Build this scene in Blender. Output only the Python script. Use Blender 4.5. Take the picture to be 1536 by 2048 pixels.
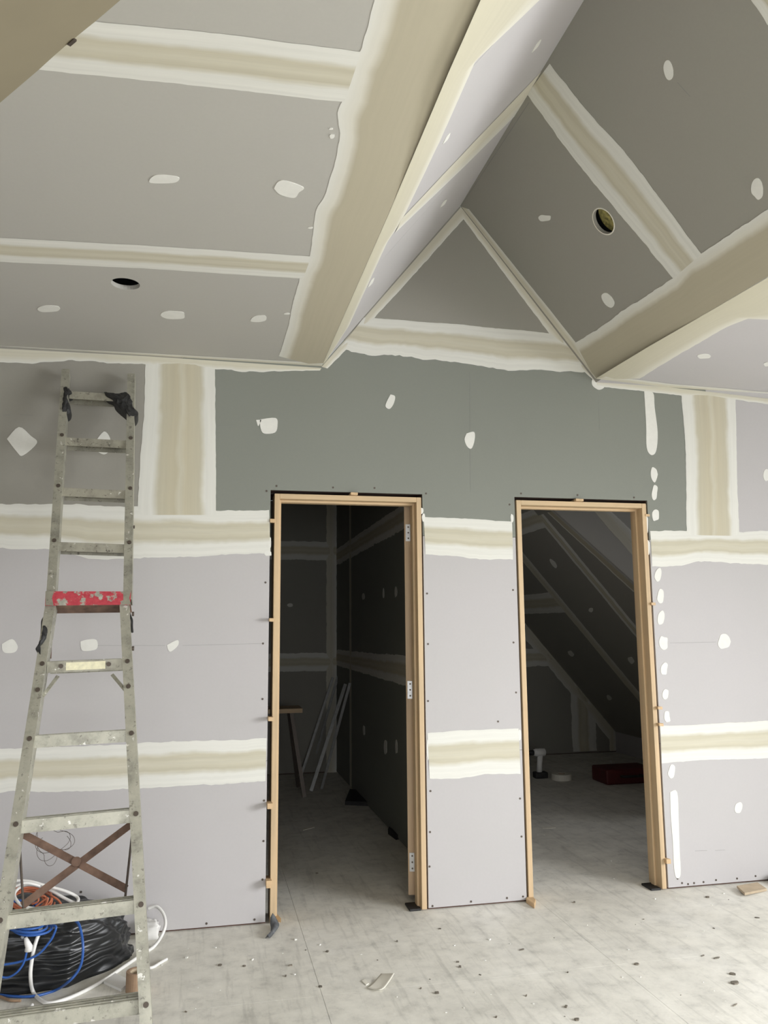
import bpy, bmesh, math, random
from mathutils import Vector, Matrix, noise as mnoise

# ------------------------------------------------------------------ clear
for o in list(bpy.data.objects): bpy.data.objects.remove(o)
SC = bpy.context.scene
COL = SC.collection
V = Vector
rnd = random.Random(7)

# ------------------------------------------------------------------ camera
F_PX, YAW, PITCH, ROLL = 1612.79, 0.2165, 0.1417, -0.0080
CAM = V((-0.4469, -4.0128, 1.3634))
fw = V((math.sin(YAW)*math.cos(PITCH), math.cos(YAW)*math.cos(PITCH), math.sin(PITCH)))
r0 = V((math.cos(YAW), -math.sin(YAW), 0)); u0 = r0.cross(fw)
RT = r0*math.cos(ROLL) + u0*math.sin(ROLL); UP = -r0*math.sin(ROLL) + u0*math.cos(ROLL)
cd = bpy.data.cameras.new('camera'); cam = bpy.data.objects.new('camera', cd); COL.objects.link(cam)
cd.sensor_fit = 'VERTICAL'; cd.sensor_height = 36.0; cd.sensor_width = 27.0
cd.lens = F_PX/2048*36.0; cd.clip_start = .05; cd.clip_end = 100
cam.matrix_world = Matrix(((RT.x, UP.x, -fw.x, CAM.x), (RT.y, UP.y, -fw.y, CAM.y), (RT.z, UP.z, -fw.z, CAM.z), (0, 0, 0, 1)))
SC.camera = cam

# ------------------------------------------------------------------ world, daylight, exposure
w = bpy.data.worlds.new('world'); SC.world = w; w.use_nodes = True
w.node_tree.nodes['Background'].inputs[0].default_value = (.80, .90, 1.0, 1)
w.node_tree.nodes['Background'].inputs[1].default_value = 1.0
vs = SC.view_settings
vs.view_transform = 'Standard'; vs.look = 'None'; vs.gamma = 1.0; vs.use_curve_mapping = False
vs.exposure = -0.09

def area(name, loc, direction, sx, sy, watts, col, spread=180):
    d = bpy.data.lights.new(name, 'AREA'); d.shape = 'RECTANGLE'; d.size = sx; d.size_y = sy
    d.energy = watts; d.color = col; d.spread = math.radians(spread)
    o = bpy.data.objects.new(name, d); COL.objects.link(o); o.location = loc
    o.rotation_euler = V(direction).to_track_quat('-Z', 'Y').to_euler()
    return o
# daylight coming in at the window of the right-hand wall and at the window behind the camera
area('daylight_side_window', (4.25, -3.80, 1.35), (-1, .12, -.62), 2.6, 1.4, 250, (.955, .966, .985), 135)
area('fill_light_right', (4.25, -1.35, 1.50), (-1, .05, .0), .9, 1.1, 24, (.955, .966, .985), 160)  # added unseen source that brightens the right side of the room
area('daylight_rear_window', (.2, -6.38, 1.30), (0, 1, -1.0), 3.4, 1.3, 90, (.955, .966, .985), 130)
area('daylight_attic_dormer', (4.97, .52, 1.65), (-1, .1, -.25), .6, 1.1, 10, (.955, .966, .985), 150)

# ------------------------------------------------------------------ dimensions (metres); back wall is y = 0
CZ = 2.71                      # flat ceiling
VL, VR = .109, 1.657           # vault edges
RX, RZ = .883, 3.68            # ridge
XL, XR, YB = -3.2, 4.3, -6.5   # side walls, wall behind the camera

def ray(u, v):
    return fw + RT*((u-768)/F_PX) - UP*((v-1024)/F_PX)
def on(u, v, P, n):            # pixel of the photograph -> point of the plane through P with normal n
    d = ray(u, v); P = V(P); n = V(n)
    return CAM + d*((P-CAM).dot(n)/d.dot(n))
class Plane:
    def __init__(s, P, n): s.P = V(P); s.n = V(n).normalized()
    def __call__(s, u, v): return on(u, v, s.P, s.n)
WALL = Plane((0, 0, 0), (0, -1, 0))
CEIL = Plane((0, 0, CZ), (0, 0, -1))
LSL = Plane((VL, 0, CZ), (RZ-CZ, 0, -(RX-VL)))
RSL = Plane((VR, 0, CZ), (-(RZ-CZ), 0, -(VR-RX)))
FLOOR = Plane((0, 0, 0), (0, 0, 1))
def W(u, v, y): return on(u, v, (0, y, 0), (0, 1, 0))
def Z(u, v, z=0): return on(u, v, (0, 0, z), (0, 0, 1))
def X(u, v, x): return on(u, v, (x, 0, 0), (1, 0, 0))

# ------------------------------------------------------------------ materials
def nt(name):
    m = bpy.data.materials.new(name); m.use_nodes = True
    t = m.node_tree; b = t.nodes['Principled BSDF']
    return m, t, b
def N(t, typ, **k):
    n = t.nodes.new(typ)
    for a, v in k.items():
        if hasattr(n, a): setattr(n, a, v)
        else: n.inputs[a.replace('_', ' ')].default_value = v
    return n
def coords(t, scale=(1, 1, 1), rot=(0, 0, 0), kind='Object'):
    c = N(t, 'ShaderNodeTexCoord'); m = N(t, 'ShaderNodeMapping')
    m.inputs['Scale'].default_value = scale; m.inputs['Rotation'].default_value = rot
    t.links.new(c.outputs[kind], m.inputs[0]); return m.outputs[0]
def noise(t, vec, scale, detail=4, rough=.55):
    n = N(t, 'ShaderNodeTexNoise'); n.inputs['Scale'].default_value = scale
    n.inputs['Detail'].default_value = detail; n.inputs['Roughness'].default_value = rough
    if vec is not None: t.links.new(vec, n.inputs['Vector'])
    return n.outputs['Fac']
def ramp(t, fac, stops, interp='LINEAR'):
    r = N(t, 'ShaderNodeValToRGB'); e = r.color_ramp.elements; r.color_ramp.interpolation = interp
    while len(e) < len(stops): e.new(.5)
    for i, (p, c) in enumerate(stops):
        e[i].position = p; e[i].color = (c, c, c, 1) if isinstance(c, (int, float)) else (*c, 1)
    t.links.new(fac, r.inputs[0]); return r.outputs[0]
def mix(t, fac, a, b, mode='MIX'):
    m = N(t, 'ShaderNodeMix'); m.data_type = 'RGBA'; m.blend_type = mode
    for i, s in ((0, fac), (6, a), (7, b)):
        if hasattr(s, 'is_output'): t.links.new(s, m.inputs[i])
        elif i == 0: m.inputs[0].default_value = s
        else: m.inputs[i].default_value = (*s, 1)
    return m.outputs[2]
def math_(t, op, a, b=0.0):
    m = N(t, 'ShaderNodeMath', operation=op)
    for i, s in enumerate((a, b)):
        if hasattr(s, 'is_output'): t.links.new(s, m.inputs[i])
        else: m.inputs[i].default_value = s
    return m.outputs[0]
def bump(t, b, h, strength=.2, dist=.002):
    n = N(t, 'ShaderNodeBump'); n.inputs['Strength'].default_value = strength; n.inputs['Distance'].default_value = dist
    t.links.new(h, n.inputs['Height']); t.links.new(n.outputs[0], b.inputs['Normal'])
def sc(c, k): return tuple(min(1, x*k) for x in c)
def plain(name, c, rough=.6, metal=0, var=.12, scale=8, bm_=0.0):
    m, t, b = nt(name); v = coords(t); n = noise(t, v, scale)
    t.links.new(ramp(t, n, [(.3, sc(c, 1-var)), (.7, sc(c, 1+var))]), b.inputs['Base Color'])
    b.inputs['Roughness'].default_value = rough; b.inputs['Metallic'].default_value = metal
    if bm_: bump(t, b, n, bm_)
    return m
def board(name, c, tint):
    m, t, b = nt(name); v = coords(t)
    a = ramp(t, noise(t, v, 1.1, 3), [(.3, c), (.7, tint)])
    f = ramp(t, noise(t, v, 90, 3), [(.35, .985), (.65, 1.0)])
    t.links.new(mix(t, 1.0, a, f, 'MULTIPLY'), b.inputs['Base Color'])
    b.inputs['Roughness'].default_value = .85; b.inputs['Specular IOR Level'].default_value = .2
    return m
LILAC = board('lilac_plasterboard', (.50, .481, .482), (.485, .471, .465))
CEILB = board('grey_ceiling_plasterboard', (.455, .443, .402), (.445, .432, .398))
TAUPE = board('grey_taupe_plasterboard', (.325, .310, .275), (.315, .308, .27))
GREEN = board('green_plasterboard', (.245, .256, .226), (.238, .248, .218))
WHITE_C, CREAM_C, BEIGE_C = (.73, .725, .67), (.66, .635, .53), (.47, .43, .325)
def compound(name, stops, streak=.16, lo=.92):
    m, t, b = nt(name); uv = coords(t, kind='UV')
    sx = N(t, 'ShaderNodeSeparateXYZ'); t.links.new(uv, sx.inputs[0])
    st = noise(t, coords(t, (1.3, 14, 1), kind='UV'), 1.0, 4)
    bl = noise(t, coords(t, (5, 3, 1), kind='UV'), 1.0, 3)
    v = math_(t, 'ADD', sx.outputs[1], math_(t, 'MULTIPLY', math_(t, 'SUBTRACT', bl, .5), streak))
    base = ramp(t, v, stops)
    k = ramp(t, st, [(.32, lo), (.62, 1.0)])
    base = mix(t, 1.0, base, k, 'MULTIPLY')
    t.links.new(base, b.inputs['Base Color'])
    b.inputs['Roughness'].default_value = .8; b.inputs['Specular IOR Level'].default_value = .25
    bump(t, b, st, .12, .001)
    return m
BAND_C, BAND_M = (.545, .51, .395), (.60, .57, .46)
C_BAND = compound('joint_compound', [(.0, WHITE_C), (.22, WHITE_C), (.33, BAND_C), (.50, BAND_M), (.64, BAND_C), (.75, WHITE_C), (1, WHITE_C)])
C_WIDE = compound('wide_joint_compound', [(.0, WHITE_C), (.17, WHITE_C), (.26, BAND_C), (.46, (.53, .485, .36)), (.52, BAND_M), (.60, (.55, .505, .38)), (.78, BAND_C), (.86, WHITE_C), (1, WHITE_C)], .12, .93)
C_CORNER = compound('corner_compound', [(.0, WHITE_C), (.16, (.68, .66, .58)), (.27, BEIGE_C), (1, BEIGE_C)], .06, .965)
C_CREAM = compound('cream_compound', [(0, CREAM_C), (.5, (.64, .61, .50)), (1, WHITE_C)])
C_DRY = compound('dry_corner_compound', [(0, (.52, .49, .375)), (.7, (.56, .53, .42)), (.9, (.66, .64, .55)), (1, (.68, .66, .58))], .06, .96)
C_WHITE = plain('white_filler', (.74, .735, .685), .8, 0, .03, 30)
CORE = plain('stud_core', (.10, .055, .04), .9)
DARK = plain('roof_space_dark', (.03, .03, .03), .9)

def wood(name, c, axis='z'):
    m, t, b = nt(name)
    s = {'z': (38, 38, 1.4), 'x': (1.4, 38, 38), 'y': (38, 1.4, 38)}[axis]
    g = noise(t, coords(t, s), 1.0, 5, .6)
    k = noise(t, coords(t, (3, 3, 3)), 1.0, 2)
    a = ramp(t, g, [(.3, sc(c, .78)), (.5, c), (.72, sc(c, 1.12))])
    a = mix(t, .35, a, ramp(t, k, [(.3, sc(c, .85)), (.7, (c[0]*1.1, c[1]*1.0, c[2]*.92))]))
    t.links.new(a, b.inputs['Base Color']); b.inputs['Roughness'].default_value = .6
    bump(t, b, g, .1, .001)
    return m
PINE_V = wood('pine_upright', (.58, .435, .265), 'z')
PINE_H = wood('pine_head', (.58, .435, .265), 'x')
PINE_W = wood('pine_wedge', (.60, .43, .25), 'y')

def floor_mat():
    m, t, b = nt('dusty_floor'); v = coords(t)
    big = ramp(t, noise(t, v, 1.6, 5), [(.3, (.70, .68, .61)), (.55, (.78, .76, .69)), (.75, (.83, .815, .76))])
    sp = ramp(t, noise(t, coords(t), 13, 8, .72), [(.30, .78), (.48, .98), (.72, 1.07)])
    a = mix(t, 1.0, big, sp, 'MULTIPLY')
    scf = noise(t, coords(t, (26, 2.4, 1), (0, 0, math.radians(32))), 1.0, 4, .6)
    a = mix(t, 1.0, a, ramp(t, scf, [(.35, .87), (.45, 1.0), (1, 1.0)]), 'MULTIPLY')
    scf2 = noise(t, coords(t, (22, .9, 1), (0, 0, math.radians(-24))), 1.0, 3, .6)
    a = mix(t, 1.0, a, ramp(t, scf2, [(.28, .86), (.38, 1.0), (1, 1.0)]), 'MULTIPLY')
    a = mix(t, 1.0, a, ramp(t, noise(t, v, 4.5, 6, .68), [(.33, .86), (.5, .97), (.7, 1.06)]), 'MULTIPLY')
    dust = noise(t, v, 60, 3, .6)
    a = mix(t, ramp(t, dust, [(.66, 0), (.72, .6)]), a, (.86, .85, .80))
    t.links.new(a, b.inputs['Base Color']); b.inputs['Roughness'].default_value = .75
    b.inputs['Specular IOR Level'].default_value = .3
    bump(t, b, noise(t, v, 40, 4), .15, .002)
    return m
FLOORM = floor_mat()

def alu(name, c, metal=.55, dirt=.5, seed=0.0):
    m, t, b = nt(name); v = coords(t)
    a = ramp(t, noise(t, v, 14, 6, .7), [(.3, sc(c, .62)), (.5, c), (.72, sc(c, 1.18))])
    a = mix(t, ramp(t, noise(t, v, 55, 4, .7), [(.60, 0), (.66, dirt)]), a, (.09, .08, .07))
    a = mix(t, ramp(t, noise(t, v, 38, 3, .6), [(.66, 0), (.70, .9)]), a, (.80, .79, .74))
    t.links.new(a, b.inputs['Base Color'])
    b.inputs['Metallic'].default_value = metal; b.inputs['Roughness'].default_value = .48
    return m
ALU = alu('worn_aluminium', (.44, .43, .36))
ALU_D = alu('stained_aluminium', (.37, .355, .29), .5, .8)
def red_mat():
    m, t, b = nt('chipped_red_paint'); v = coords(t)
    n = noise(t, v, 26, 5, .65)
    red = ramp(t, noise(t, v, 70, 3), [(.3, (.42, .04, .06)), (.7, (.55, .07, .09))])
    al = ramp(t, noise(t, v, 40, 4), [(.3, (.22, .22, .18)), (.7, (.48, .47, .40))])
    t.links.new(mix(t, ramp(t, n, [(.53, 0), (.57, 1)]), red, al), b.inputs['Base Color'])
    b.inputs['Roughness'].default_value = .5
    return m
RED = red_mat()
RUST = plain('rusty_steel', (.17, .105, .075), .7, .3, .45, 18)
RUBBER = plain('black_rubber', (.018, .018, .018), .6, 0, .3, 40)
BLACKP = plain('black_plastic_sheet', (.012, .013, .014), .32, 0, .3, 10)
STEEL = plain('zinc_steel', (.55, .55, .55), .35, .85, .1, 30)
DULL = plain('dull_galvanised_steel', (.24, .24, .23), .5, .5, .15, 30)
BOLT = plain('dark_bolt', (.10, .08, .065), .5, .4)
WCABLE = plain('white_pvc', (.80, .79, .76), .4, 0, .04)
BCABLE = plain('blue_pvc', (.025, .10, .36), .4, 0, .15)
OCABLE = plain('orange_pvc', (.50, .16, .08), .45, 0, .2)
CARD = plain('brown_card', (.33, .22, .14), .8, 0, .1, 30)
PAPER = plain('off_white_paper', (.74, .71, .62), .8, 0, .05, 20)
GREYF = plain('grey_fabric', (.11, .115, .12), .8, 0, .3, 60)
INSUL = plain('yellow_insulation', (.50, .44, .16), .9, 0, .5, 60)
PENCIL = plain('pencil_line', (.24, .24, .23), .9)
TILE = plain('tan_board', (.45, .36, .25), .7, 0, .1, 20)
YELL = plain('yellow_label', (.78, .74, .52), .6, 0, .12, 60)
REDP = plain('red_plastic', (.10, .014, .014), .5, 0, .2)
DEBRIS = plain('debris_chips', (.16, .14, .11), .8, 0, .5, 20)

# ------------------------------------------------------------------ object helpers
def link(name, me, mat, parent=None):
    o = bpy.data.objects.new(name, me); COL.objects.link(o)
    if mat is not None and not me.materials: me.materials.append(mat)
    if parent is not None:
        o.parent = parent; o.matrix_parent_inverse = parent_inv(parent)
    return o
def parent_inv(p):             # every part is modelled in world coordinates; only the root Empty has a location
    return Matrix.Identity(4) if p.parent is not None else Matrix.Translation(-p.location)
def mesh(name, verts, faces, mat, parent=None, smooth=False, uvs=None):
    me = bpy.data.meshes.new(name); me.from_pydata([tuple(v) for v in verts], [], faces)
    if uvs:
        l = me.uv_layers.new(name='UVMap')
        for p in me.polygons:
            for li in p.loop_indices: l.data[li].uv = uvs[me.loops[li].vertex_index]
    me.validate(); me.update()
    if smooth:
        for p in me.polygons: p.use_smooth = True
    return link(name, me, mat, parent)
class MB:
    def __init__(s): s.v = []; s.f = []
    def add(s, vs, fs):
        k = len(s.v); s.v += [V(x) for x in vs]; s.f += [tuple(i+k for i in f) for f in fs]; return s
    def box(s, x0, x1, y0, y1, z0, z1):
        return s.add([(x0,y0,z0),(x1,y0,z0),(x1,y1,z0),(x0,y1,z0),(x0,y0,z1),(x1,y0,z1),(x1,y1,z1),(x0,y1,z1)],
                     [(3,2,1,0),(4,5,6,7),(0,1,5,4),(1,2,6,5),(2,3,7,6),(3,0,4,7)])
    def obox(s, c, a, b, n):   # oriented box: centre and three half vectors
        c = V(c); a = V(a); b = V(b); n = V(n)
        if a.cross(b).dot(n) < 0: a = -a
        P = [c+a*i+b*j+n*k for k in (-1, 1) for (i, j) in ((-1,-1),(1,-1),(1,1),(-1,1))]
        return s.add(P, [(3,2,1,0),(4,5,6,7),(0,1,5,4),(1,2,6,5),(2,3,7,6),(3,0,4,7)])
    def beam(s, p, q, w_, d_, front):   # bar from p to q, w_ wide, d_ deep along 'front'
        p = V(p); q = V(q); a = (q-p)/2; f = V(front); f = (f-a*(f.dot(a)/a.dot(a))).normalized()
        return s.obox((p+q)/2, a, a.cross(f).normalized()*w_/2, f*d_/2)
    def prism(s, pts, n, t):    # polygon extruded by t along n
        n = V(n); k = len(pts); P = [V(p) for p in pts]
        nn = V((0, 0, 0))
        for i in range(k): nn += P[i].cross(P[(i+1) % k])
        if nn.dot(n) < 0: P.reverse()
        return s.add(P+[p-n*t for p in P] if False else [p+n*t for p in P]+P,
                     [tuple(range(k)), tuple(range(2*k-1, k-1, -1))]+[(i, i+k, (i+1) % k+k, (i+1) % k) for i in range(k)])
    def tube(s, pts, r, n=8, cap=True):
        P = [V(p) for p in pts]; k = len(P); rings = []
        up = None
        for i, p in enumerate(P):
            t = (P[min(i+1, k-1)]-P[max(i-1, 0)]).normalized()
            if up is None: up = t.orthogonal().normalized()
            up = (up-t*up.dot(t)).normalized(); sd = t.cross(up)
            rr = r[i] if isinstance(r, (list, tuple)) else r
            rings.append([p+(up*math.cos(2*math.pi*j/n)+sd*math.sin(2*math.pi*j/n))*rr for j in range(n)])
        vs = [v for g in rings for v in g]
        fs = [(i*n+j, i*n+(j+1) % n, (i+1)*n+(j+1) % n, (i+1)*n+j) for i in range(k-1) for j in range(n)]
        if cap: fs += [tuple(range(n-1, -1, -1)), tuple(range((k-1)*n, k*n))]
        return s.add(vs, fs)
    def disc(s, c, n, r, t, k=16):
        n = V(n).normalized(); a = n.orthogonal().normalized(); b = n.cross(a); c = V(c)
        return s.prism([c+(a*math.cos(2*math.pi*i/k)+b*math.sin(2*math.pi*i/k))*r for i in range(k)], n, t)
    def build(s, name, mat, parent=None, smooth=False, bevel=0):
        o = mesh(name, s.v, s.f, mat, parent, smooth)
        if bevel:
            m = o.modifiers.new('bevel', 'BEVEL'); m.width = bevel; m.segments = 2; m.limit_method = 'ANGLE'
        return o
def spline(pts, k=8):
    P = [V(p) for p in pts]; out = []
    for i in range(len(P)-1):
        a, b, c, d = P[max(i-1, 0)], P[i], P[i+1], P[min(i+2, len(P)-1)]
        for j in range(k):
            t = j/k
            out.append(.5*((2*b)+(c-a)*t+(2*a-5*b+4*c-d)*t*t+(3*b-a-3*c+d)*t**3))
    return out+[P[-1]]
def tag(o, label=None, cat=None, group=None, kind=None):
    for k, v in (('label', label), ('category', cat), ('group', group), ('kind', kind)):
        if v: o[k] = v
    return o
def empty(name, loc, label=None, cat=None, group=None, kind=None):
    o = bpy.data.objects.new(name, None); COL.objects.link(o); o.location = loc; o.empty_display_size = .1
    return tag(o, label, cat, group, kind)

# sheet of board in a plane: 2-D outline (a, b), face on the plane, thickness away from the room, optional round hole
def sheet(name, parent, o, a, b, n, poly, mat, t=.012, hole=None):
    o = V(o); a = V(a); b = V(b); n = V(n)
    P = lambda p: o+a*p[0]+b*p[1]
    m = MB()
    if hole is None:
        m.prism([P(p)-n*t for p in poly], n, t)
    else:                      # rectangle with a round hole
        (x0, y0), (x1, y1) = poly[0], poly[2]; hx, hy, r = hole; s = r*1.4; k = 8
        for (ax, bx, ay, by) in ((x0, hx-s, y0, y1), (hx+s, x1, y0, y1), (hx-s, hx+s, y0, hy-s), (hx-s, hx+s, hy+s, y1)):
            m.add([P((ax, ay)), P((bx, ay)), P((bx, by)), P((ax, by))], [(0, 1, 2, 3)])
        sq = []
        for (cx, cy, dx, dy) in ((-s, -s, 1, 0), (s, -s, 0, 1), (s, s, -1, 0), (-s, s, 0, -1)):
            sq += [(cx+dx*2*s*i/k, cy+dy*2*s*i/k) for i in range(k)]
        K = len(sq); vs = []
        for (x, y) in sq: vs.append(P((hx+x, hy+y)))
        for (x, y) in sq:
            l = math.hypot(x, y); vs.append(P((hx+x*r/l, hy+y*r/l)))
        for (x, y) in sq:
            l = math.hypot(x, y); vs.append(P((hx+x*r/l, hy+y*r/l))-n*t*1.5)
        m.add(vs, [(i, (i+1) % K, (i+1) % K+K, i+K) for i in range(K)]+[(i+K, (i+1) % K+K, (i+1) % K+2*K, i+2*K) for i in range(K)])
    return m.build(name, mat, parent)

LIFT = [0]
def resample(pts, n):
    P = [V((p[0], p[1], 0)) for p in pts]; L = [0]
    for i in range(1, len(P)): L.append(L[-1]+(P[i]-P[i-1]).length)
    out = []
    for j in range(n):
        d = L[-1]*j/(n-1); i = 1
        while i < len(P)-1 and L[i] < d: i += 1
        t = (d-L[i-1])/max(1e-6, L[i]-L[i-1]); q = P[i-1].lerp(P[i], min(1, max(0, t))); out.append((q.x, q.y))
    return out
# trowelled strip between two outline polylines on a plane; feathered edges, slightly crowned
def band(parent, plane, A, B, mat=None, jA=.006, jB=.006, name='joint_compound', raw=False, crown=.0016, pre=None, post=None):
    mat = mat or C_BAND
    if raw: pa, pb = [V(p) for p in A], [V(p) for p in B]
    else: pa, pb = [plane(*p) for p in A], [plane(*p) for p in B]
    if pre is not None: pa, pb = [pa[0]+V(pre)]+pa, [pb[0]+V(pre)]+pb       # carry the strip on past the picture's edge
    if post is not None: pa, pb = pa+[pa[-1]+V(post)], pb+[pb[-1]+V(post)]
    L = max((pa[0]-pa[-1]).length, .05); n = max(8, int(L/.018)); M = 6
    def rs(P):
        Ls = [0]
        for i in range(1, len(P)): Ls.append(Ls[-1]+(P[i]-P[i-1]).length)
        out = []
        for j in range(n):
            d = Ls[-1]*j/(n-1); i = 1
            while i < len(P)-1 and Ls[i] < d: i += 1
            out.append(P[i-1].lerp(P[i], min(1, max(0, (d-Ls[i-1])/max(1e-9, Ls[i]-Ls[i-1])))))
        return out
    a, b = rs(pa), rs(pb); LIFT[0] += 1; base = .0008+.00006*(LIFT[0] % 12); sd = LIFT[0]*13.7
    vs, uv, fs = [], [], []
    for i in range(n):
        c = (b[i]-a[i]); cl = c.length; cn = c/max(cl, 1e-6); s = L*i/(n-1)
        def jit(k, amp):
            if cl < .02: return 0
            return amp*(1.2*mnoise.noise(V((s*5+sd+k, k, 0)))+.9*mnoise.noise(V((s*17+sd+k, 3, k)))+.6*mnoise.noise(V((s*50+sd, 7, k))))
        p, q = a[i]+cn*jit(1.3, jA), b[i]+cn*jit(9.1, jB)
        for j in range(M+1):
            v = j/M
            vs.append(p.lerp(q, v)+plane.n*(base+crown*math.sin(math.pi*v))); uv.append((s, v))
    for i in range(n-1):
        for j in range(M):
            k = i*(M+1)+j; f = (k, k+M+1, k+M+2, k+1); fs.append(f)
    # face toward the room
    nn = (vs[fs[0][1]]-vs[fs[0][0]]).cross(vs[fs[0][2]]-vs[fs[0][0]])
    if nn.dot(plane.n) < 0: fs = [tuple(reversed(f)) for f in fs]
    return mesh(name, vs, fs, mat, parent, True, uv)
def patch(parent, plane, pts, name='filler_patch', t=.0018, mat=None):
    P = spline([V((*p, 0)) for p in pts]+[V((*pts[0], 0))], 4)[:-1]
    m = MB(); q = [plane(p.x, p.y) for p in P]; m.prism(q, plane.n, t)
    return m.build(name, mat or C_WHITE, parent)
def blob(parent, plane, cx, cy, w_, h_, ang=0, sq=.3, seed=None):
    r = random.Random(seed if seed is not None else int(cx*31+cy*7)); pts = []
    for i in range(9):
        th = 2*math.pi*i/9; k = 1+r.uniform(-.14, .14)
        c, s = math.cos(th), math.sin(th); e = (abs(c)**(2/(1-sq*.6))+abs(s)**(2/(1-sq*.6)))**(-.5*(1-sq*.6))
        x, y = c*e*k*w_/2, s*e*k*h_/2; a = math.radians(ang)
        pts.append((cx+x*math.cos(a)-y*math.sin(a), cy+x*math.sin(a)+y*math.cos(a)))
    return patch(parent, plane, pts)
def line(parent, plane, p, q, wd=.0011, name='pencil_line'):
    a, b = plane(*p), plane(*q); m = MB(); m.beam(a+plane.n*.0003, b+plane.n*.0003, wd, .0006, plane.n)
    return m.build(name, PENCIL, parent)

# ================================================================== SETTING
def struct(o, label): return tag(o, label, None, None, 'structure')
# ---- floor: base slab, boards with fine joints
m = MB().box(XL-.2, 5.2, YB-.2, 5.2, -.10, -.02)
floor = struct(m.build('floor', CORE), 'dusty pale grey timber sheet floor running through both doorways')
xs = [-3.59+1.2*i for i in range(8)]; ys = [-8.0+2.4*i for i in range(6)]
ys = [-5.6, -3.2, -.795, 1.605, 4.005, 6.4]
for i in range(len(xs)-1):
    for j in range(len(ys)-1):
        x0, x1 = max(xs[i], XL-.15), min(xs[i+1], 5.1); y0, y1 = max(ys[j], YB-.1), min(ys[j+1], 5.1)
        if j == 0: y0 = YB-.1
        if x1 > x0+.05 and y1 > y0+.05:
            MB().box(x0+.0007, x1-.0007, y0+.0007, y1-.0007, -.02, 0).build('floor_sheet', FLOORM, floor)

# ---- back wall: framing core with two door openings
D1L, D1R, D2L, D2R, DT = -.125, .633, 1.159, 1.922, 2.03       # outer edges of the door linings
O1L, O1R, O2L, O2R, OT = -.145, .641, 1.151, 1.934, 2.048      # rough openings
WT = .120
core = MB()
for (x0, x1, z0, z1) in ((XL, O1L, 0, CZ), (O1R, O2L, 0, CZ), (O2R, 5.0, 0, CZ), (O1L, O1R, OT, CZ), (O2L, O2R, OT, CZ)):
    core.box(x0, x1, .012, WT-.012, z0, z1)
core.prism([(VL, WT-.012, CZ), (VR, WT-.012, CZ), (RX, WT-.012, RZ)], (0, -1, 0), WT-.024)
wall = struct(core.build('wall_back', CORE), 'plasterboarded end wall with two door openings and a gable top')
JL, JU, JV1, JV2, JG = .735, 1.83, -.59, 2.345, 2.86
G = .001
def wsheet(poly, mat): return sheet('plasterboard_sheet', wall, (0, 0, 0), (1, 0, 0), (0, 0, 1), (0, -1, 0), poly, mat)
def rect(x0, x1, z0, z1): return [(x0+G, z0+G), (x1-G, z0+G), (x1-G, z1-G), (x0+G, z1-G)]
for (x0, x1) in ((XL, O1L), (O1R, O2L), (O2R, XR)):
    wsheet(rect(x0, x1, .008, JL), LILAC); wsheet(rect(x0, x1, JL, JU), LILAC)
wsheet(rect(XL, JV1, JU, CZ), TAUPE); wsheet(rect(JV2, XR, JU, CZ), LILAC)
def sx(z): t = (z-CZ)/(RZ-CZ); return VL+(RX-VL)*t, VR-(VR-RX)*t
gl, gr = sx(JG)
wsheet([(JV1+G, JU+G), (O1L, JU+G), (O1L, OT), (O1R, OT), (O1R, JU+G), (O2L, JU+G), (O2L, OT), (O2R, OT), (O2R, JU+G), (JV2-G, JU+G),
        (JV2-G, CZ), (VR, CZ), (gr, JG-G), (gl, JG-G), (VL, CZ), (JV1+G, CZ)], GREEN)
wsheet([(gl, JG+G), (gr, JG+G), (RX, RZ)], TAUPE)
# back faces of this wall, seen only from the rooms behind
for (x0, x1, z0, z1) in ((-1.6, O1L, .01, 2.6), (O1R, O2L, .01, 2.6), (O2R, 5.0, .01, 2.6), (O1L, O1R, OT, 2.6), (O2L, O2R, OT, 2.6)):
    MB().box(x0, x1, WT-.012, WT, z0, z1).build('plasterboard_sheet', LILAC, wall)

# joints on the wall
band(wall, WALL, [(-60,1004),(0,1006),(120,1008),(237,1013),(330,1013),(437,1022),(538,1019)], [(-60,1097),(0,1097),(102,1098),(142,1108),(182,1119),(262,1117),(400,1112),(541,1106)], pre=(-1.5, 0, 0))
band(wall, WALL, [(847,1033),(930,1037),(1024,1043)], [(851,1109),(902,1111),(959,1119),(1026,1119)], jA=.003)
band(wall, WALL, [(1300,1060),(1400,1062),(1560,1063)], [(1304,1133),(1364,1131),(1397,1122),(1560,1131)], post=(1.35, 0, 0))
band(wall, WALL, [(-60,1499),(0,1497),(70,1496),(281,1487),(387,1481),(533,1477)], [(-60,1588),(0,1585),(197,1582),(316,1573),(457,1568),(531,1562)], pre=(-1.5, 0, 0))
band(wall, WALL, [(855,1466),(914,1461),(980,1459),(1037,1456)], [(859,1558),(918,1557),(976,1548),(1041,1548)], jA=.003, jB=.004)
band(wall, WALL, [(1320,1452),(1378,1450),(1443,1446),(1560,1441)], [(1323,1526),(1407,1520),(1560,1516)], jA=.003, jB=.003, post=(1.35, 0, 0))
band(wall, WALL, [(291,722),(288,833),(281,913),(276,1014),(276,1030)], [(430,728),(431,830),(432,930),(433,1030)], C_WIDE, jA=.003, jB=.003)
band(wall, WALL, [(1362,783),(1372,907),(1373,1044),(1373,1070)], [(1471,799),(1474,950),(1478,1064),(1478,1072)], C_WIDE, jA=.003, jB=.003)
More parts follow.
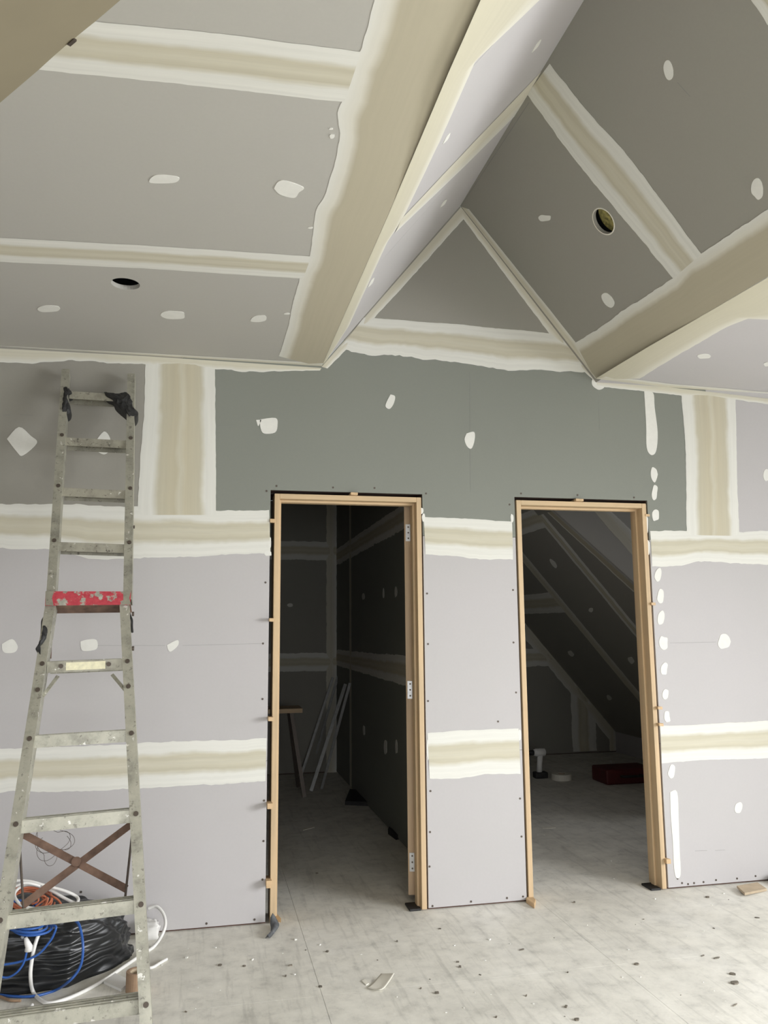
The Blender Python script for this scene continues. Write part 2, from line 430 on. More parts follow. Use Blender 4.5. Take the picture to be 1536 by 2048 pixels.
# wall / ceiling corner strips
band(wall, WALL, [(-60,693),(0,697),(300,713),(643,736)], [(-60,722),(0,725),(60,727),(150,722),(280,728),(430,738),(500,743),(640,741)], C_CREAM, jA=0, jB=.008, name='corner_compound', pre=(-1.5, 0, 0))
band(wall, WALL, [(1191,757),(1350,776),(1560,800)], [(1194,772),(1355,790),(1471,800),(1560,812)], C_CREAM, jA=0, jB=.004, name='corner_compound', post=(1.35, 0, 0))
blob(wall, WALL, 1196, 766, 27, 26, 0, 0)
# gable: level joint and the two raking corners
band(wall, WALL, [(728,635),(746,637),(917,649),(1106,667),(1140,676)], [(679,697),(734,713),(801,710),(860,719),(929,728),(1010,739),(1087,744),(1170,741)], jA=.003, jB=.010)
band(wall, WALL, [(923,413),(643,734)], [(929,436),(746,640),(690,702),(655,737)], C_CREAM, jA=0, jB=.004, name='corner_compound')
band(wall, WALL, [(923,413),(1191,757)], [(927,439),(1094,661),(1150,728),(1187,760)], C_CREAM, jA=0, jB=.004, name='corner_compound')
# filler patches over the screws
patch(wall, WALL, [(14,878),(38,854),(62,872),(74,886),(46,911),(34,904)])
patch(wall, WALL, [(192,882),(208,863),(220,876),(220,898),(208,909),(190,898)])
patch(wall, WALL, [(520,839),(551,836),(555,850),(550,865),(528,867),(521,856)]); patch(wall, WALL, [(512,840),(522,840),(520,846),(516,852)])
patch(wall, WALL, [(781,789),(790,793),(787,808),(779,818),(771,813),(774,802)])
patch(wall, WALL, [(933,867),(948,864),(949,880),(943,897),(934,893),(929,879)])
patch(wall, WALL, [(4,1288),(24,1278),(35,1292),(30,1304),(12,1306),(5,1300)])
patch(wall, WALL, [(161,1283),(175,1279),(193,1280),(193,1298),(168,1302),(162,1296)])
patch(wall, WALL, [(334,1290),(355,1280),(356,1291),(342,1303),(336,1299)])
patch(wall, WALL, [(1288,783),(1306,786),(1309,815),(1315,865),(1312,902),(1302,910),(1293,895),(1292,850)])
for a in ((1308,949,14,29,0),(1309,985,11,29,6),(1311,1030,15,24,0),(1316,1150,13,27,12),(1321,1193,12,30,4),(1322,1236,14,28,8),(1327,1286,17,26,0),(1328,1338,13,25,8),(1331,1388,12,20,6),(1334,1433,11,25,-8),(1343,1543,13,28,8),(1448,1283,24,28,0),(1477,1615,14,24,16),(1533,950,12,22,0)):
    blob(wall, WALL, *a)
patch(wall, WALL, [(1340,1584),(1354,1584),(1357,1640),(1359,1700),(1361,1748),(1353,1756),(1348,1738),(1345,1680),(1341,1630)])
for e in (((5,830),(20,830)),((40,829),(66,831)),((940,745),(940,866)),((940,898),(941,985)),((965,880),(1018,881)),((1196,782),(1199,860)),((990,813),(1030,811)),((1030,811),(1062,789)),((430,851),(470,852)),((195,1291),(330,1291)),((365,1291),(528,1287)),((1340,1286),(1432,1284)),((1390,1702),(1414,1701)),((1430,1701),(1450,1700))):
    line(wall, WALL, *e)
# screws left bare along the sheet edges
sm = MB().disc((0, 0, 0), (0, -1, 0), .0052, .0015, 10)
scr = None
for (u, v) in ((533,982),(553,972),(666,975),(749,976),(852,987),(1019,1009),(1042,987),(1155,990),(1268,995),(1291,1012),(531,1165),(526,1287),(525,1398),(528,1601),(527,1682),(525,1759),(509,1839),(413,1847),(309,1854),(162,1784),(854,1187),(856,1288),(856,1402),(861,1582),(860,1664),(859,1733),(865,1812),(942,1803),(1014,1796),(1046,1793),(1026,1180),(1027,1285),(1032,1385),(1040,1597),(1043,1673),(996,1443),(1355,1757),(1364,1766),(1376,1768),(1388,1766),(1407,1764),(1432,1760),(1474,1757),(1511,1752)):
    p = WALL(u, v)
    if scr is None: scr = sm.build('screw', BOLT, wall); o = scr
    else: o = scr.copy(); COL.objects.link(o)
    o.location = p
# spilled filler beside the door openings
for (u, v, a, b_) in ((843,1022,7,12),(847,1035,6,16),(1024,1036,6,16),(539,1085,6,24),(536,1107,14,10),(1292,1050,8,40),(1296,1095,7,30),(856,1500,5,40),(1039,1470,6,20)):
    blob(wall, WALL, u, v, a, b_)

# ---- flat ceilings
ceil = MB().box(XL, VL-.004, YB, 0, CZ+.11, CZ+.14).box(VR+.004, XR, YB, 0, CZ+.11, CZ+.14).build('ceiling', DARK)
struct(ceil, 'flat plasterboard ceiling on either side of the raised vault')
hole_p = CEIL(251, 568)
yj = [0, -1.105, -2.215, -3.40, -4.60, -5.80, YB]
for i in range(6):
    y1, y0 = yj[i], yj[i+1]
    pl = [(XL, y0+G), (VL, y0+G), (VL, y1-G), (XL, y1-G)]
    sheet('ceiling_sheet', ceil, (0, 0, CZ), (1, 0, 0), (0, 1, 0), (0, 0, -1), pl, CEILB, hole=(hole_p.x, hole_p.y, .055) if i == 0 else None)
    sheet('ceiling_sheet', ceil, (0, 0, CZ), (1, 0, 0), (0, 1, 0), (0, 0, -1), [(VR, y0+G), (XR, y0+G), (XR, y1-G), (VR, y1-G)], LILAC)
band(ceil, CEIL, [(-300,456),(0,475),(300,491),(622,512)], [(-300,506),(0,523),(300,537),(606,557)], jA=.002, jB=.002, pre=(-1.2, 0, 0))
band(ceil, CEIL, [(-300,-20),(205,43),(450,68),(722,103)], [(-300,92),(90,140),(400,171),(688,204)], jA=.002, jB=.003, pre=(-1.2, 0, 0))
eL = [(764,-60),(750,0),(720,104),(706,128),(692,190),(683,206),(674,226),(681,268),(668,330),(651,388),(632,420),(628,446),(619,514),(600,556),(584,610),(578,650),(566,690),(558,712)]
band(ceil, CEIL, eL, [(987,-60),(960,0),(899,138),(777,427),(700,603),(643,733)], C_CORNER, jA=.003, jB=0, name='corner_compound', pre=(0, -3.5, 0))
band(ceil, CEIL, [(-60,693),(0,697),(300,713),(643,734)], [(-60,688),(0,691),(300,706),(560,721),(646,726)], C_CREAM, jA=0, jB=.002, name='corner_compound')
band(ceil, CEIL, [(1191,757),(1300,691),(1420,622),(1500,575),(1560,540)], [(1279,757),(1350,713),(1453,654),(1496,637),(1560,640)], C_DRY, jA=0, jB=.004, name='corner_compound', post=(0, -4.5, 0))
band(ceil, CEIL, [(1191,757),(1350,776),(1560,800)], [(1215,752),(1350,768),(1560,786)], C_CREAM, jA=0, jB=.003, name='corner_compound', post=(1.35, 0, 0))
for a in ((97,617,48,14,0),(347,629,46,16,2),(518,637,31,14,-8),(1407,712,26,9,0),(1534,728,14,8,0)): blob(ceil, CEIL, *a)
patch(ceil, CEIL, [(300,357),(310,350),(328,349),(355,353),(358,359),(345,365),(302,365)])
patch(ceil, CEIL, [(548,376),(556,363),(572,361),(607,374),(598,384),(588,395),(560,388)])
for a in ((664,272,10,8,0),(662,257,8,3,0),(621,455,10,3,0),(574,627,12,3,0)): blob(ceil, CEIL, *a)

# ---- vault: two raking ceilings meeting at the ridge
def slope(name, label, e0, pl, mat, yj, hole=None):
    a = V((RX-e0, 0, RZ-CZ)); L = a.length; a = a/L; n = pl.n
    m = MB(); off = -n*.11
    P = [V((e0, 0, CZ))+off, V((RX, 0, RZ))+off, V((RX, YB, RZ))+off, V((e0, YB, CZ))+off]
    m.prism([p-n*.02 for p in P], n, .02)
    s = struct(m.build(name, DARK), label)
    for i in range(len(yj)-1):
        y1, y0 = yj[i], yj[i+1]
        h = None
        if hole is not None and y0 < hole.y < y1: h = ((hole-V((e0, 0, CZ))).dot(a), hole.y, .062)
        sheet('ceiling_sheet', s, (e0, 0, CZ), a, (0, 1, 0), n, [(0, y0+G), (L, y0+G), (L, y1-G), (0, y1-G)], mat, hole=h)
    return s
YJ = LSL(1075, 168).y
jy = [0, YJ, YJ-1.2, YJ-2.4, YJ-3.6, YB]
sl = slope('ceiling_vault_left', 'left raking side of the vault, lilac board', VL, LSL, LILAC, jy)
hole2 = RSL(1207, 443)
YR = RSL(1228, 352).y
jyr = [0, YR, YR-1.2, YR-2.4, YR-3.6, YB]
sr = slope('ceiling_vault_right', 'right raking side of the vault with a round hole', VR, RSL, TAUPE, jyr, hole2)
band(sl, LSL, [(643,733),(777,427),(899,138),(960,0),(1010,-110)], [(646,731),(697,652),(774,484),(804,439),(880,280),(950,122),(1027,49),(1078,0),(1150,-80)], C_DRY, jA=0, jB=.002, name='corner_compound', post=(0, -3.5, 0))
band(sl, LSL, [(801,439),(950,281),(1087,138)], [(789,466),(930,331),(1060,201)], C_CREAM, jA=.002, jB=.002)
for (p, q) in (((885,288),(900,265)),((880,415),(893,398)),((735,575),(748,555)),((1063,105),(1082,78))):
    patch(sl, LSL, [p, ((p[0]+q[0])/2-1, (p[1]+q[1])/2-2), q, ((p[0]+q[0])/2+3, (p[1]+q[1])/2+1)])
band(sr, RSL, [(1099,128),(1180,228),(1246,299),(1330,410),(1403,508)], [(1055,188),(1148,317),(1230,416),(1346,557)], jA=.005, jB=.005)
band(sr, RSL, [(1151,686),(1180,668),(1290,592),(1346,557),(1372,524),(1401,508),(1470,463),(1536,420),(1570,398)], [(1191,757),(1300,691),(1420,622),(1536,553),(1570,533)], C_CORNER, jA=.005, jB=0, name='corner_compound', post=(0, -4.5, 0))
band(sr, RSL, [(923,413),(1191,757)], [(938,418),(1153,686),(1192,755)], C_CREAM, jA=0, jB=.002, name='corner_compound')
band(sr, RSL, [(1486,-30),(1500,0),(1536,44),(1580,95)], [(1540,-60),(1560,-40),(1590,-10),(1640,45)], C_BAND)
for a in ((1338,141,18,38,-6),(1515,377,22,40,0),(1090,436,24,12,0),(1216,600,17,30,-40)): blob(sr, RSL, *a)
line(sr, RSL, (1355,165), (1380,193)); line(sr, RSL, (923,411), (1058,205), .0022); 
MB().disc(hole2-RSL.n*.07, RSL.n, .085, .01, 24).build('insulation_in_hole', INSUL, sr)
ring = MB()
aa = RSL.n.orthogonal().normalized(); bb = RSL.n.cross(aa)
for i in range(28):
    t0, t1 = 2*math.pi*i/28, 2*math.pi*(i+1)/28
    q = lambda t, r, h: hole2+(aa*math.cos(t)+bb*math.sin(t))*r+RSL.n*h
    ring.add([q(t0,.061,.0012), q(t1,.061,.0012), q(t1,.067,.0006), q(t0,.067,.0006)], [(0,1,2,3)])
ring.build('hole_rim', PAPER, sr)

# ---- remaining shell of the room (side walls, wall behind the camera, lowered slope at top left)
def wall_with_window(name, label, axis, c, a0, a1, w0, w1, z0, z1, top, t):
    m = MB()
    for (p, q, zz0, zz1) in ((a0, w0, 0, top), (w1, a1, 0, top), (w0, w1, 0, z0), (w0, w1, z1, top)) if axis == 'y' else ((a0, w0, 0, top), (w1, -1.85, 0, top), (-.85, a1, 0, top), (-1.85, -.85, 0, .9), (-1.85, -.85, 2.1, top), (w0, w1, 0, z0), (w0, w1, z1, top)):
        if axis == 'x': m.box(min(c, c+t), max(c, c+t), p, q, zz0, zz1)
        else: m.box(p, q, min(c, c+t), max(c, c+t), zz0, zz1)
    return struct(m.build(name, LILAC), label)
struct(MB().box(XL-.1, XL, YB, 0, 0, CZ+.14).build('wall_left', LILAC), 'plain plasterboard wall out of frame to the left')
wall_with_window('wall_right', 'plasterboard wall out of frame to the right with a window', 'x', XR, YB, 0, -5.15, -2.45, .60, 2.1, CZ+.14, .1)
wall_with_window('wall_front', 'wall behind the viewpoint with a wide window', 'y', YB, XL, XR, -1.6, 2.0, .60, 2.0, CZ, -.1)
struct(MB().prism([(VL-.1, YB-.1, CZ), (VR+.1, YB-.1, CZ), (VR+.1, YB-.1, RZ+.2), (VL-.1, YB-.1, RZ+.2)], (0, 1, 0), .1).build('wall_front_gable', LILAC), 'gable above the wall behind the viewpoint')
def window(name, label, pts, n, wdt):
    m = MB(); k = len(pts)
    for i in range(k): m.beam(pts[i], pts[(i+1) % k], .06, .05, n)
    m.beam((V(pts[0])+V(pts[1]))/2, (V(pts[2])+V(pts[3]))/2, .05, .04, n)
    return struct(m.build(name, WCABLE), label)
window('window_1', 'white window frame in the right-hand wall', [(XR+.05,-5.15,.60),(XR+.05,-2.45,.60),(XR+.05,-2.45,2.1),(XR+.05,-5.15,2.1)], (1,0,0), 0)
window('added_window', 'narrow white frame of an added unseen window near the end of the right-hand wall', [(XR+.05,-1.85,.9),(XR+.05,-.85,.9),(XR+.05,-.85,2.1),(XR+.05,-1.85,2.1)], (1,0,0), 0)  # frame around the added fill light, out of view
window('window_2', 'white window frame behind the viewpoint', [(-1.6,YB-.05,.60),(2.0,YB-.05,.60),(2.0,YB-.05,2.0),(-1.6,YB-.05,2.0)], (0,1,0), 0)
window('window_3', 'small window frame in the attic dormer', [(5.05,.22,1.1),(5.05,.82,1.1),(5.05,.82,2.2),(5.05,.22,2.2)], (1,0,0), 0)
# lowered raking ceiling whose edge crosses the top left corner
p0 = CEIL(0, 205); p1 = CEIL(240, 0); dd = (p1-p0).normalized(); nd = V((dd.y, -dd.x, 0))
if nd.dot(V((-1, -1, 0))) < 0: nd = -nd
a_, b_ = p0-dd*2.2, p0+dd*((.10-p0.x)/dd.x)
drop = nd*1.15+V((0, 0, -.62))
nn = dd.cross(drop).normalized()
if nn.z > 0: nn = -nn
lo = MB().prism([a_-V((0,0,.001)), b_-V((0,0,.001)), b_+drop, a_+drop], -nn, .012).build('ceiling_slope', plain('unpainted_tan_board', (.26, .225, .150), .85, 0, .05, 3))
struct(lo, 'tan raking ceiling edge crossing the top left corner')
mk = CEIL(148, 82)
MB().beam(mk-dd*.015+nd*.004+V((0,0,-.004)), mk+dd*.012+nd*.004+V((0,0,-.004)), .008, .006, (0,0,-1)).build('ragged_nick', BOLT, lo)

# ================================================================== ROOMS BEHIND THE DOORS
H2 = 2.60
r1w = struct(MB().box(.812, .938, WT, 4.3, 0, H2).build('wall_divider', CORE), 'wall between the two dark rooms, green board on the left side')
for (z0, z1) in ((.008, 1.08), (1.08, 2.07), (2.07, H2)):
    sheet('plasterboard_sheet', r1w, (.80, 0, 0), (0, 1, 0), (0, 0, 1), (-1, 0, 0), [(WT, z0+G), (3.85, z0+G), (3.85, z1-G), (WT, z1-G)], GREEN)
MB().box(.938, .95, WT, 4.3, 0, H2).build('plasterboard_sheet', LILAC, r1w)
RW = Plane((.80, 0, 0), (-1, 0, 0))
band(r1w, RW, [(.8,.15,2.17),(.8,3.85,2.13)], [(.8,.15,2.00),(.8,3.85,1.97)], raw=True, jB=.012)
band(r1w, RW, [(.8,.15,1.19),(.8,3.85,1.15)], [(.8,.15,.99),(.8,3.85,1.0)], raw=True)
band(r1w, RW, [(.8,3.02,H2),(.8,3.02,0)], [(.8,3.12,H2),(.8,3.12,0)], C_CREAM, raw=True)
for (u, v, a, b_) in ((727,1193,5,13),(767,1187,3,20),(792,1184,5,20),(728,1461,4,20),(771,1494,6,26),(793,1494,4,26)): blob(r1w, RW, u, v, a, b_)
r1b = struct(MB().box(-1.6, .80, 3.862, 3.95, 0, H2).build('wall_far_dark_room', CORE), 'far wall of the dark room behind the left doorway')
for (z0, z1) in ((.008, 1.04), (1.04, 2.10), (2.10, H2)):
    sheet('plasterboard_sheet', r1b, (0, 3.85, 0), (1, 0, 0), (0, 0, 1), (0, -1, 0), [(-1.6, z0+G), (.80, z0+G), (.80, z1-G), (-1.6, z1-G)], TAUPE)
FW = Plane((0, 3.85, 0), (0, -1, 0))
band(r1b, FW, [(-1.6,3.85,2.20),(.80,3.85,2.20)], [(-1.6,3.85,2.02),(.80,3.85,2.02)], raw=True)
band(r1b, FW, [(-1.6,3.85,1.12),(.80,3.85,1.12)], [(-1.6,3.85,.95),(.80,3.85,.95)], raw=True)
band(r1b, FW, [(.70,3.85,H2),(.70,3.85,0)], [(.80,3.85,H2),(.80,3.85,0)], C_CREAM, raw=True)
blob(r1b, FW, 580, 1210, 12, 7)
struct(MB().box(-1.7, -1.6, WT, 3.95, 0, H2).build('wall_left_dark_room', CORE), 'left wall of the dark room, coloured dark to cut bounced light, behind the left doorway')  # unseen wall given the dark core colour so less light bounces
struct(MB().box(-1.6, .80, WT, 3.85, H2, H2+.03).build('ceiling_dark_room', CORE), 'flat ceiling of the dark room behind the left doorway')  # same dark colour on the ceiling, also to reduce bounced light
# right-hand room: gable end wall, raking ceiling, dormer cheek
def rz(x): return 1.427-(x-2.912)*1.1697
XT, XK = 2.912-(H2-1.427)/1.1697, 3.95
ew = struct(MB().box(.95, 5.0, 4.312, 4.40, 0, H2).build('wall_far_attic_room', CORE), 'far end wall of the attic room behind the right doorway')
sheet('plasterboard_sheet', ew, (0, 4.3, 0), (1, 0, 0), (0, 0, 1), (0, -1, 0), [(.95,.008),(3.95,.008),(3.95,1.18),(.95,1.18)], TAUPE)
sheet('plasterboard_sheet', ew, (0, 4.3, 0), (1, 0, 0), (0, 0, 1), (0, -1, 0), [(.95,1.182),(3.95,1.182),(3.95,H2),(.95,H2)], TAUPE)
EW = Plane((0, 4.3, 0), (0, -1, 0))
band(ew, EW, [(.95,4.3,1.12),(3.15,4.3,1.12)], [(.95,4.3,.93),(3.30,4.3,.93)], raw=True, jB=.012)
band(ew, EW, [(3.44,4.3,.80),(3.44,4.3,.02)], [(3.72,4.3,.46),(3.72,4.3,.02)], raw=True)
e0 = V((2.912-.9, 4.3, rz(2.912-.9))); e1 = V((3.95, 4.3, rz(3.95)))
off = V((-.075, 0, -.085))
band(ew, EW, [e0, e1], [e0+off, e1+off], C_CREAM, raw=True)
band(ew, EW, [(3.87,4.3,.30),(3.87,4.3,.01)], [(3.95,4.3,.24),(3.95,4.3,.01)], C_CREAM, raw=True)
SN = V((-1.1697, 0, -1)).normalized()
ey = lambda x: 1.86-(x-2.167)*.579
sp = struct(MB().prism([V((x, y, rz(x)))-SN*.05 for (x, y) in ((XT,4.3),(XK,4.3),(XK,ey(XK)+.3),(XT,ey(XT)+.3))], -SN, .03).build('ceiling_attic_slope', DARK), 'steep raking ceiling of the attic room behind the right doorway')
yjs = [3.03, 2.09]
def spoly(ya, yb):  # strip of the slope between two depths, clipped by the dormer edge
    pts = []
    xa = XT; xb = XK
    f = lambda x, y: max(y, ey(x))
    n_ = 14
    lo_ = [(XT+(XK-XT)*i/n_, f(XT+(XK-XT)*i/n_, ya)) for i in range(n_+1)]
    lo_ = [p for p in lo_ if p[1] < yb-.002]
    return lo_+[(lo_[-1][0], yb), (lo_[0][0], yb)]
for (ya, yb) in ((3.031, 4.30), (2.091, 3.029), (0, 2.089)):
    pts = [V((x, y, rz(x))) for (x, y) in spoly(ya, yb)]
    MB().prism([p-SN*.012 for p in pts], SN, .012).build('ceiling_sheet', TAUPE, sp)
SPL = Plane((2.912, 0, 1.427), SN)
def s3(x, y): return V((x, y, rz(x)))
band(sp, SPL, [s3(XT,3.11),s3(XK,3.11)], [s3(XT,2.95),s3(XK,2.95)], C_CREAM, raw=True)
band(sp, SPL, [s3(2.20,2.17),s3(3.3,2.17)], [s3(2.20,2.02),s3(3.3,2.02)], C_BAND, raw=True)
band(sp, SPL, [s3(2.2,ey(2.2)+.10),s3(2.75,ey(2.75)+.12)], [s3(2.2,ey(2.2)+.01),s3(2.75,ey(2.75)+.01)], C_CORNER, raw=True, name='corner_compound')
band(sp, SPL, [s3(2.16,4.3),s3(2.16,2.12)], [s3(2.28,4.3),s3(2.28,2.12)], C_BAND, raw=True)
band(sp, SPL, [s3(2.70,4.3),s3(2.70,3.10)], [s3(2.86,4.3),s3(2.86,3.10)], C_BAND, raw=True)
for a in ((1107,1127,8,22,-38),(1182,1220,9,8,0),(1262,1320,10,14,-30),(1142,1307,8,14,-40),(1218,1395,8,12,-40)): blob(sp, SPL, *a)
chn = V((0, -.637, .315)).normalized()
ck = struct(MB().prism([V((XT, ey(XT), H2)), V((5.0, ey(XT), H2)), V((5.0, ey(XK), rz(XK))), V((XK, ey(XK), rz(XK)))], -chn, .012).build('wall_dormer_cheek', CEILB), 'lighter dormer side above the attic slope behind the right doorway')
CKP = Plane((XT, ey(XT), H2), chn)
band(ck, CKP, [(1170,1000),(1220,1060),(1290,1140)], [(1200,1000),(1250,1050),(1310,1110)], C_CREAM)
struct(MB().box(5.0, 5.1, WT, .22, 0, H2).box(5.0, 5.1, .82, 4.4, 0, H2).box(5.0, 5.1, .22, .82, 0, 1.1).box(5.0, 5.1, .22, .82, 2.2, H2).box(XK, XK+.05, ey(XK), 4.3, 0, rz(XK)).build('wall_attic_knee', LILAC), 'low wall under the attic slope')
struct(MB().box(.95, 5.0, WT, 2.1, H2, H2+.03).box(.95, XT+.02, 2.1, 4.3, H2, H2+.03).build('ceiling_attic_room', LILAC), 'flat ceiling strip of the attic room')

# ================================================================== DOOR FRAMES
TJ = .026
def door_frame(name, label, xl, xr, hinge):
    d = empty(name, (xl, 0, 0), label, None, None, 'structure')
    yf, yb = -.006, WT+.004
    MB().box(xl, xl+TJ, yf, yb, .004, DT).build('jamb', PINE_V, d, bevel=.002)
    MB().box(xr-TJ, xr, yf, yb, .006, DT).build('jamb', PINE_V, d, bevel=.002)
    MB().box(xl+TJ, xr-TJ, yf, yb, DT-TJ, DT).build('head', PINE_H, d, bevel=.002)
    s0 = .04 if hinge else .05; s1 = .085
    for (x0, x1) in ((xl+TJ, xl+TJ+.011), (xr-TJ-.011, xr-TJ)):
        MB().box(x0, x1, s0, s1, .006, DT-TJ).build('door_stop', PINE_V, d, bevel=.001)
    MB().box(xl+TJ+.011, xr-TJ-.011, s0, s1, DT-TJ-.011, DT-TJ).build('door_stop', PINE_H, d, bevel=.001)
    return d
d1 = door_frame('door_1', 'pine lining of the left doorway with a door hung on its right side', D1L, D1R, True)
d2 = door_frame('door_2', 'pine lining of the right doorway with no door', D2L, D2R, False)
def wedge(d, x0, x1, z, out=.05, h=.012):
    m = MB(); y0, y1 = -out, .07; z0, z1 = z-h/2, z+h/2
    m.add([(x0,y0,z0+.001),(x1,y0,z0),(x1,y1,z0+h*.3),(x0,y1,z0+h*.3),(x0,y0,z1),(x1,y0,z1-.001),(x1,y1,z1-h*.3),(x0,y1,z1-h*.3)],
          [(3,2,1,0),(4,5,6,7),(0,1,5,4),(1,2,6,5),(2,3,7,6),(3,0,4,7)])
    m.build('wedge', PINE_W, d, bevel=.0012)
for (v, h, o_) in ((1042,.020,.012),(1240,.018,.045),(1436,.020,.050),(1607,.026,.060),(1762,.034,.050)):
    wedge(d1, D1L-.022, D1L+.004, WALL(545, v).z, o_, h)
wedge(d1, WALL(700,987).x, WALL(714,987).x, DT+.007, .025, .014)
for (v, h, o_) in ((1031,.014,.010),(1208,.016,.020),(1415,.016,.030),(1448,.016,.032),(1720,.024,.030)):
    wedge(d2, D2R-.008, D2R+.018, WALL(1300+(v-1030)*.045, v).z, o_, h)
wedge(d2, WALL(1148,999).x, WALL(1163,999).x, DT+.007, .025, .014)
# the open door, seen almost edge-on
dl = empty('door_leaf', (D1R-.03, WT+.01, 0), 'timber door swung inwards almost edge-on in the left doorway', 'door')
hp = V((.612, WT+.008, 0)); th = math.radians(17.0)
dv = V((math.sin(th), math.cos(th), 0)); nv = V((-dv.y, dv.x, 0)); LW = .17
leafm = wood('pine_door_edge', (.50, .37, .24), 'z')
leaf = MB().prism([hp, hp+nv*.038, hp+nv*.038+dv*LW, hp+dv*LW], (0, 0, 1), 1.975)
for i, v in enumerate(leaf.v): leaf.v[i] = v+V((0, 0, .032))
leaf.build('leaf', leafm, dl, bevel=.0015)
for zc in (1.86, 1.04, .19):
    c = hp+V((0, 0, zc)); h = MB()
    h.obox(c+nv*.016-dv*.0015, nv*.014, V((0, 0, .045)), dv*.0015)
    hg = h.build('hinge', STEEL, dl)
    MB().tube([c-V((0,0,.045))-dv*.004, c+V((0,0,.045))-dv*.004], .006, 10).build('hinge_pin', STEEL, hg)
    for k in (-.03, 0, .03):
        MB().disc(c+nv*.016-dv*.003+V((0, 0, k)), -dv, .0045, .0012, 10).build('hinge_screw', BOLT, hg)

# ================================================================== LADDER
KL = .48
lu = V((0, KL, 1)).normalized(); ln = V((0, -1, KL)).normalized()
LB = Plane((0, -.050, 2.6), ln); LF = Plane((0, -.090, 2.6), ln)
lad = empty('step_ladder', (-.85, -1.3, 0), 'tall paint-spattered aluminium ladder with a red plate, leaning on the wall', 'ladder')
def rail(pl, a, b, w_, d_, name, to_floor=False):
    p, q = pl(*a), pl(*b)
    if to_floor: q = p+(q-p)*((p.z-.028)/(p.z-q.z))
    m = MB(); ax = (q-p); sd = ax.cross(ln).normalized()
    # channel: face plus two flanges
    m.beam(p+ln*(d_/2-.0015), q+ln*(d_/2-.0015), w_, .003, ln)
    for s in (-1, 1): m.beam(p+sd*s*(w_/2-.0015), q+sd*s*(w_/2-.0015), .003, d_-.006, ln)
    m.beam(p-ln*(d_/2-.0015)+sd*0, q-ln*(d_/2-.0015), w_, .003, ln)
    return m.build(name, ALU, lad), p, q
ruL, *_ = rail(LB, (132.5,746), (103,1205), .034, .055, 'upper_rail')
ruR, *_ = rail(LB, (263,755), (256,1205), .034, .055, 'upper_rail')
rlL, lp, lq = rail(LF, (105,1200), (4,1851), .036, .060, 'lower_rail', True)
rlR, rp, rq = rail(LF, (249,1200), (291,2015), .036, .060, 'lower_rail', True)
for q, p in ((lq, lp), (rq, rp)):
    ax = (q-p).normalized()
    f = MB().obox(q+V((0, 0, -.004))-ax*.02, V((.024, 0, 0)), ln*.036, lu*.028).build('rubber_foot', RUBBER, lad, bevel=.004)
def step(pl, a, b, dep=.074, hgt=.036, mat=ALU_D, tilt=.22):
    p, q = pl(*a), pl(*b); ax = (q-p); p2, q2 = p+ax.normalized()*.012, q-ax.normalized()*.012
    up = (V((0, 0, 1))*(1-tilt)+lu*tilt); up = (up-ax*(up.dot(ax)/ax.dot(ax))).normalized()
    fr = up.cross(ax).normalized()
    if fr.dot(ln) < 0: fr = -fr
    c0, c1 = p2+ln*.012, q2+ln*.012
    m = MB(); e = up*(hgt/2)
    m.beam(c0, c1, hgt, .003, fr)                                              # front lip
    m.beam(c0+e-fr*dep/2, c1+e-fr*dep/2, .003, dep, fr)                        # tread
    m.beam(c0-fr*dep, c1-fr*dep, hgt, .003, fr)      # rear lip
    for k in (.2, .5, .8): m.beam(c0+e-fr*dep*k+up*.0025, c1+e-fr*dep*k+up*.0025, .003, .004, fr)   # grip ribs
    return m.build('step', mat, lad), c0, c1, up, fr
bz = 10
def bolts(rl, pl, a, d_):
    MB().disc(pl(*a)+ln*(d_/2), ln, .0085, .004, 12).build('rivet', BOLT, rl)
UST = [((134,793),(262,801)),((125,886),(262,893)),((118,987),(261,993)),((110,1096),(259,1101))]
for i, (a, b) in enumerate(UST):
    step(LB, a, b)
    if i:
        bolts(ruL, LB, (a[0]+.5, a[1]-8), .055); bolts(ruR, LB, (b[0]+.5, b[1]-9), .055)
LST = [((88,1338),(255,1331)),((63,1487),(263,1474)),((36,1657),(272,1634)),((5,1848),(282,1814)),((-29,2058),(292,2013))]
steps = []
for i, (a, b) in enumerate(LST):
    s = step(LF, a, b, .078, .040, ALU if i else ALU_D); steps.append(s)
    bolts(rlL, LF, (a[0]-1, a[1]-4), .060); bolts(rlR, LF, (b[0]+1, b[1]-2), .060)
bolts(rlL, LF, (78,1386), .060); bolts(rlR, LF, (258,1379), .060)
# pale label and bolts on the middle step
s, c0, c1, up, fr = steps[0]
def along(t, dz=0): return c0.lerp(c1, t)+up*dz+fr*.0025
MB().obox(along(.50, .001), (c1-c0).normalized()*.070, up*.0145, fr*.0008).build('label_sticker', YELL, s)
for t_ in (.18, .80): MB().disc(along(t_, .003), fr, .0085, .004, 12).build('rivet', BOLT, s)
# corner struts below that step
for a, b in (((116,1352),(86,1392)),((224,1349),(250,1380))):
    MB().beam(LF(*a), LF(*b), .012, .006, ln).build('corner_strut', ALU, lad)
# red plate with the hinge box behind
p = [LF(94,1192), LF(263,1192), LF(262,1218), LF(93,1220)]
pl_ = MB().prism([q+ln*.036 for q in p], ln, .003).build('hinge_plate', RED, lad)
MB().beam(LF(96,1214)-ln*.01, LF(262,1212)-ln*.01, .004, .085, ln).build('hinge_tread', RUST, lad)
for (u0, u1, v0, v1) in ((94,110,1192,1220),(248,263,1192,1218)):
    MB().prism([LF(u0,v0)+ln*.0391, LF(u1,v0)+ln*.0391, LF(u1-3,(v0+v1)/2)+ln*.0391, LF(u1,v1)+ln*.0391, LF(u0,v1)+ln*.0391], ln, .0006).build('bare_end', ALU_D, pl_)
